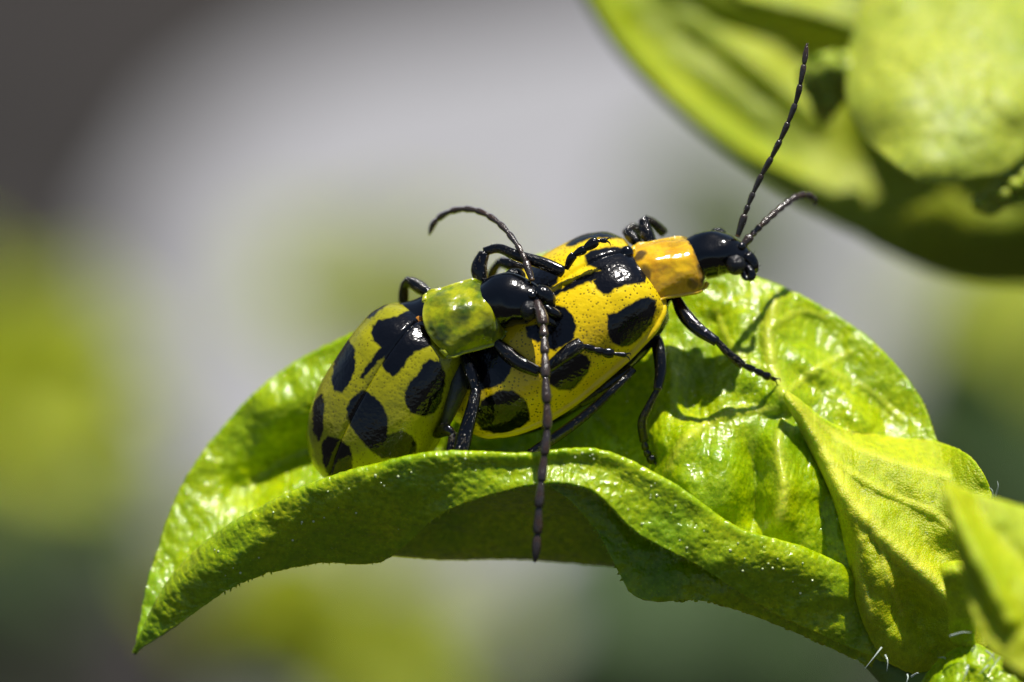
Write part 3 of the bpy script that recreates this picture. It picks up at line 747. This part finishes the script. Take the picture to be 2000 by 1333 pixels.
# --- golden beetle (underneath, walking to the right)
B1 = thing('beetle', pos(1150, 820, 1.4), 'golden yellow spotted beetle with an amber neck shield, standing in front on the leaf', 'beetle', 'two mating spotted beetles')
spots1 = [Zq(s) for s in (
    [(562, 285), (600, 262), (660, 250), (760, 250), (790, 300), (822, 370), (815, 400), (790, 400), (740, 405), (690, 425), (665, 450), (640, 450), (615, 425), (602, 395), (635, 372), (640, 350), (600, 330), (572, 325)],
    [(645, 345), (560, 372), (420, 450), (425, 456), (570, 395), (645, 374)],
    [(660, 545), (700, 535), (760, 500), (800, 475), (840, 465), (862, 480), (862, 530), (840, 580), (800, 630), (760, 665), (720, 675), (680, 660), (665, 630), (660, 590)],
    [(430, 505), (470, 515), (500, 550), (515, 600), (500, 650), (480, 665), (420, 700), (400, 690), (385, 650), (350, 665), (305, 640), (300, 600), (340, 590), (385, 590), (385, 540)],
    [(395, 790), (460, 740), (520, 718), (560, 720), (575, 750), (565, 790), (530, 830), (490, 870), (440, 870), (400, 840)],
    [(0, 740), (60, 705), (150, 690), (220, 720), (230, 780), (200, 830), (150, 865), (90, 875), (20, 870), (-40, 830)],
    [(130, 910), (190, 880), (240, 885), (285, 920), (300, 960), (305, 1000), (270, 1030), (220, 1055), (150, 1060), (100, 1045), (75, 1010), (75, 970), (100, 935)],
    [(480, 240), (540, 190), (600, 150), (670, 140), (740, 150), (750, 195), (700, 205), (630, 200), (560, 212), (520, 232)],
    [(300, 320), (360, 300), (440, 375), (430, 400), (390, 425), (320, 420)])]
O1 = pos(1255, 524, .95)
f1_, w1_, n1_ = elytra(B1, O1, (.78, -.05, .60), (.42, -.70, -.62), 4.75, 1.45, 1.15, ELY_REAR, spots1)
body(B1, [(930, 830, 1.5, .2, .15), (990, 790, 1.4, .8, .4), (1080, 715, 1.25, 1.15, .55), (1180, 625, 1.15, 1.2, .55), (1250, 565, 1.1, 1.0, .5), (1290, 540, 1.0, .6, .4), (1330, 525, .95, .5, .38),
          (1362, 508, .85, .46, .42), (1385, 499, .8, .47, .45), (1410, 497, .78, .46, .43), (1432, 503, .75, .38, .34), (1448, 512, .72, .30, .28), (1462, 522, .68, .22, .2), (1472, 534, .65, .1, .1)], (.35, -.5, -.8))
pronotum(B1, pos(1308, 527, .72), (.92, .3, .16), (.38, -.42, -.86), 1.26, .67, .50, PRO_REAR,
         [(.90, 0, .12, 1.1, .95), (.12, -.35, .09, .2, .9), (.12, .2, .07, .25, .85), (.72, .75, .09, .12, .6), (.3, .5, .2, .25, .3), (.65, -.5, .2, .12, .3)])
ball('eye', pos(1437, 518, .33), .20, (1, .8, 1), EYEM, B1)
ball('eye', pos(1402, 459, 1.1), .16, (1.1, .8, .9), EYEM, B1)
ball('antenna_base', pos(1448, 482, .55), .09, (1, 1, 1), BLACK, B1, 12, 16)
b = Bag()
b.tube(spline([pos(1455, 500, .6), pos(1468, 512, .58), pos(1474, 528, .55)], 8), [.13, .15, .15, .14, .13, .12, .1, .07], 14)
b.tube(spline([pos(1458, 520, .5), pos(1468, 536, .45), pos(1465, 548, .42)], 8), [.07, .08, .09, .09, .09, .08, .07, .04], 12)
b.tube(spline([pos(1450, 528, .5), pos(1455, 542, .46), pos(1463, 546, .42)], 8), [.05, .06, .06, .06, .05, .05, .04, .02], 10)
for _ in range(60):
    V_ = np.concatenate(b.v[:3]); k = random.randint(0, len(V_) - 1); b.cone(V_[k], V_[k] - V_.mean(0) + np.array([.1, 0, 0]), random.uniform(.04, .09), .006, 4)
b.build('mouthparts', LEGM, B1)
antenna(B1, [(1441, 462, .7), (1460, 405, .6), (1483, 352, .5), (1510, 302, .35), (1535, 250, .2), (1555, 198, .1), (1566, 150, 0), (1573, 110, 0), (1576, 84, 0)], .062, label='long upright antenna')
antenna(B1, [(1449, 482, .7), (1472, 456, .8), (1500, 428, 1), (1530, 402, 1.3), (1555, 385, 1.6), (1577, 381, 1.9), (1590, 390, 2.1), (1592, 402, 2.2)], .075, label='short antenna hooked at its tip')
leg(B1, [(1318, 578, .8), (1335, 612, .6), (1362, 642, .4), (1400, 668, .3)], [(1398, 664, .3), (1422, 690, .4), (1450, 714, .55)], [(1448, 712, .55), (1475, 724, .65), (1498, 735, .75), (1514, 742, .85)], .135, .085, .07)
leg(B1, [(1268, 640, .9), (1284, 672, .6), (1290, 720, .4), (1284, 762, .3)], [(1286, 758, .3), (1266, 796, .4), (1254, 825, .5), (1258, 862, .65)], [(1258, 860, .65), (1262, 880, .7), (1272, 898, .75), (1289, 914, .8)], .125, .09, .075)
leg(B1, [(1130, 790, .6), (1190, 752, .4), (1236, 722, .3)], [(1238, 722, .3), (1195, 764, .1), (1130, 822, .0), (1030, 892, -.1)], None, .13, .10, .07)
leg(B1, [(1275, 480, 1.4), (1262, 455, 1.5), (1256, 428, 1.6)], [(1258, 426, 1.6), (1276, 436, 1.7), (1295, 456, 1.9)], None, .13, .09)
leg(B1, [(1250, 480, 1.5), (1232, 462, 1.6), (1222, 450, 1.7)], [(1224, 450, 1.7), (1240, 446, 1.8), (1250, 462, 2.0)], None, .12, .1)
leg(B1, [(1080, 540, 1.7), (1010, 520, 1.8), (975, 512, 1.9)], [(975, 512, 1.9), (960, 540, 2.2), (955, 600, 2.6)], None, .13, .1)

# --- olive beetle on top and behind
B2 = thing('beetle', pos(780, 900, .9), 'olive green spotted beetle mounted on the back of the golden one', 'beetle', 'two mating spotted beetles')
spots2 = [Zr(s) for s in (
    [(300, 600), (330, 575), (400, 560), (460, 530), (500, 515), (520, 560), (545, 620), (550, 680), (525, 690), (480, 705), (450, 735), (430, 770), (410, 800), (385, 812), (360, 795), (345, 760), (345, 720), (365, 690), (340, 688), (310, 665), (298, 630)],
    [(380, 655), (330, 700), (265, 790), (245, 825), (255, 825), (300, 770), (345, 720), (378, 690)],
    [(550, 745), (590, 760), (608, 800), (605, 860), (590, 920), (560, 970), (520, 990), (470, 975), (445, 940), (442, 890), (460, 850), (500, 810), (520, 770)],
    [(255, 880), (300, 910), (335, 950), (355, 1000), (355, 1050), (350, 1080), (420, 1062), (460, 1080), (480, 1110), (475, 1150), (440, 1170), (330, 1175), (290, 1140), (250, 1100), (210, 1050), (188, 1000), (187, 960), (210, 920)],
    [(100, 1090), (150, 1100), (190, 1130), (205, 1180), (195, 1280), (150, 1300), (110, 1270), (85, 1200), (75, 1120)],
    [(265, 560), (300, 490), (350, 440), (400, 415), (460, 425), (470, 470), (440, 485), (380, 490), (330, 520), (290, 560)],
    [(195, 665), (215, 700), (218, 780), (190, 850), (160, 885), (130, 875), (120, 840), (140, 740), (170, 680)],
    [(40, 940), (75, 900), (80, 960), (75, 1060), (60, 1100), (40, 1060)])]
O2 = pos(840, 632, .70)
f2_, w2_, n2_ = elytra(B2, O2, (.50, -.10, .86), (.80, -.38, -.47), 3.72, 1.20, 1.08, ELY_FRONT, spots2)
body(B2, [(680, 905, 1.3, .2, .2), (712, 850, 1.0, .8, .45), (765, 765, .8, 1.05, .6), (810, 690, .75, 1.05, .6), (850, 650, .7, .85, .55), (885, 630, .6, .6, .48), (925, 612, .45, .55, .45),
          (953, 598, .3, .50, .44), (975, 590, .2, .53, .47), (1000, 587, .12, .53, .48), (1025, 589, .05, .44, .41), (1044, 590, 0, .36, .36), (1062, 594, -.05, .26, .28), (1078, 600, -.08, .1, .12)], (.33, -.3, -.87))
# pale flank plates below the wing case
b = Bag()
b.tube(spline([pos(893, 700, .35), pos(896, 745, .3), pos(880, 800, .3), pos(862, 850, .4)], 20), np.concatenate([np.linspace(.1, .2, 8), np.linspace(.2, .06, 12)]), 18, flat=1.4)
b.build('flank', UNDER, B2)
pronotum(B2, pos(908, 622, .18), (.93, .2, .27), (.36, -.3, -.87), 1.3, .74, .50, PRO_FRONT,
         [(.45, .05, .14, .2, .7), (.15, .35, .12, .2, .7), (.85, -.55, .15, .3, .7), (.75, .6, .12, .25, .6), (.25, -.5, .12, .3, .45), (.93, 0, .08, 1.1, .8), (.5, .7, .2, .12, .4)])
ball('eye', pos(1033, 607, -.44), .2, (.9, .8, 1), EYEM, B2)
ball('eye', pos(1006, 540, .25), .19, (1.1, .8, .85), EYEM, B2)
ball('antenna_base', pos(1040, 578, -.33), .085, (1, 1, 1), BLACK, B2, 12, 16)
ball('antenna_base', pos(1030, 556, -.1), .085, (1, 1, 1), BLACK, B2, 12, 16)
b = Bag()
b.tube(spline([pos(1048, 565, -.2), pos(1068, 580, -.25), pos(1078, 602, -.22)], 10), [.1, .14, .16, .17, .17, .16, .15, .13, .1, .07], 14)
b.tube(spline([pos(1062, 598, -.3), pos(1082, 612, -.3), pos(1098, 618, -.2)], 8), [.07, .09, .1, .1, .1, .09, .07, .05], 12)
b.tube(spline([pos(1055, 610, -.3), pos(1075, 628, -.3), pos(1090, 640, -.2)], 8), [.06, .07, .08, .08, .08, .07, .06, .04], 12)
for _ in range(80):
    V_ = np.concatenate(b.v[:3]); k = random.randint(0, len(V_) - 1); b.cone(V_[k], V_[k] - V_.mean(0) + np.array([.1, 0, 0]), random.uniform(.04, .09), .006, 4)
b.build('mouthparts', LEGM, B2)
antenna(B2, [(1039, 548, -.2), (1024, 505, 0), (1004, 470, .3), (975, 437, .7), (940, 415, 1.1), (905, 409, 1.5), (872, 417, 1.8), (848, 436, 2.0), (838, 460, 2.1)], .066, label='antenna arching back over the body')
antenna(B2, [(1049, 590, -.5), (1060, 628, -.8), (1064, 690, -1.1), (1066, 750, -1.35), (1069, 830, -1.5), (1062, 900, -1.6), (1054, 970, -1.7), (1050, 1040, -1.7), (1045, 1100, -1.7)], .10, label='long antenna hanging down in front of the leaf')
leg(B2, [(944, 560, .5), (936, 525, .5), (946, 494, .5)], [(946, 492, .5), (975, 486, .4), (1010, 500, .2), (1060, 515, .05), (1100, 532, -.05)], [(1106, 526, .0), (1118, 502, -.1), (1140, 488, -.15), (1165, 472, -.15), (1184, 470, -.1)], .15, .12, .085)
leg(B2, [(960, 662, .1), (990, 690, -.1), (1020, 712, -.3), (1052, 727, -.4)], [(1056, 728, -.4), (1080, 712, -.5), (1105, 692, -.5), (1135, 672, -.4)], [(1138, 676, -.4), (1162, 684, -.3), (1188, 690, -.25), (1222, 694, -.2)], .15, .14, .085)
leg(B2, [(905, 690, .2), (918, 725, .0), (930, 768, -.1)], [(930, 762, -.1), (922, 800, -.25), (908, 850, -.35), (900, 884, -.45)], None, .12, .15)
leg(B2, [(840, 575, 1.2), (818, 560, 1.3), (800, 548, 1.35)], [(798, 546, 1.35), (790, 560, 1.6), (788, 590, 1.8)], None, .12, .1)
leg(B2, [(850, 850, .4), (872, 840, .1), (885, 850, .0)], [(884, 848, .0), (880, 880, -.1), (878, 910, -.1)], None, .12, .1)
ball('scutellum', O2 + f2_ * -.02 + n2_ * .50, .11, (1, .5, 1), simple('orange_scutellum', (.5, .2, .02), .25, .5, .5), B2, 14, 18)
ball('scutellum', O1 + f1_ * -.05 + n1_ * .62, .14, (1, .8, 1), BLACK, B1, 14, 18)
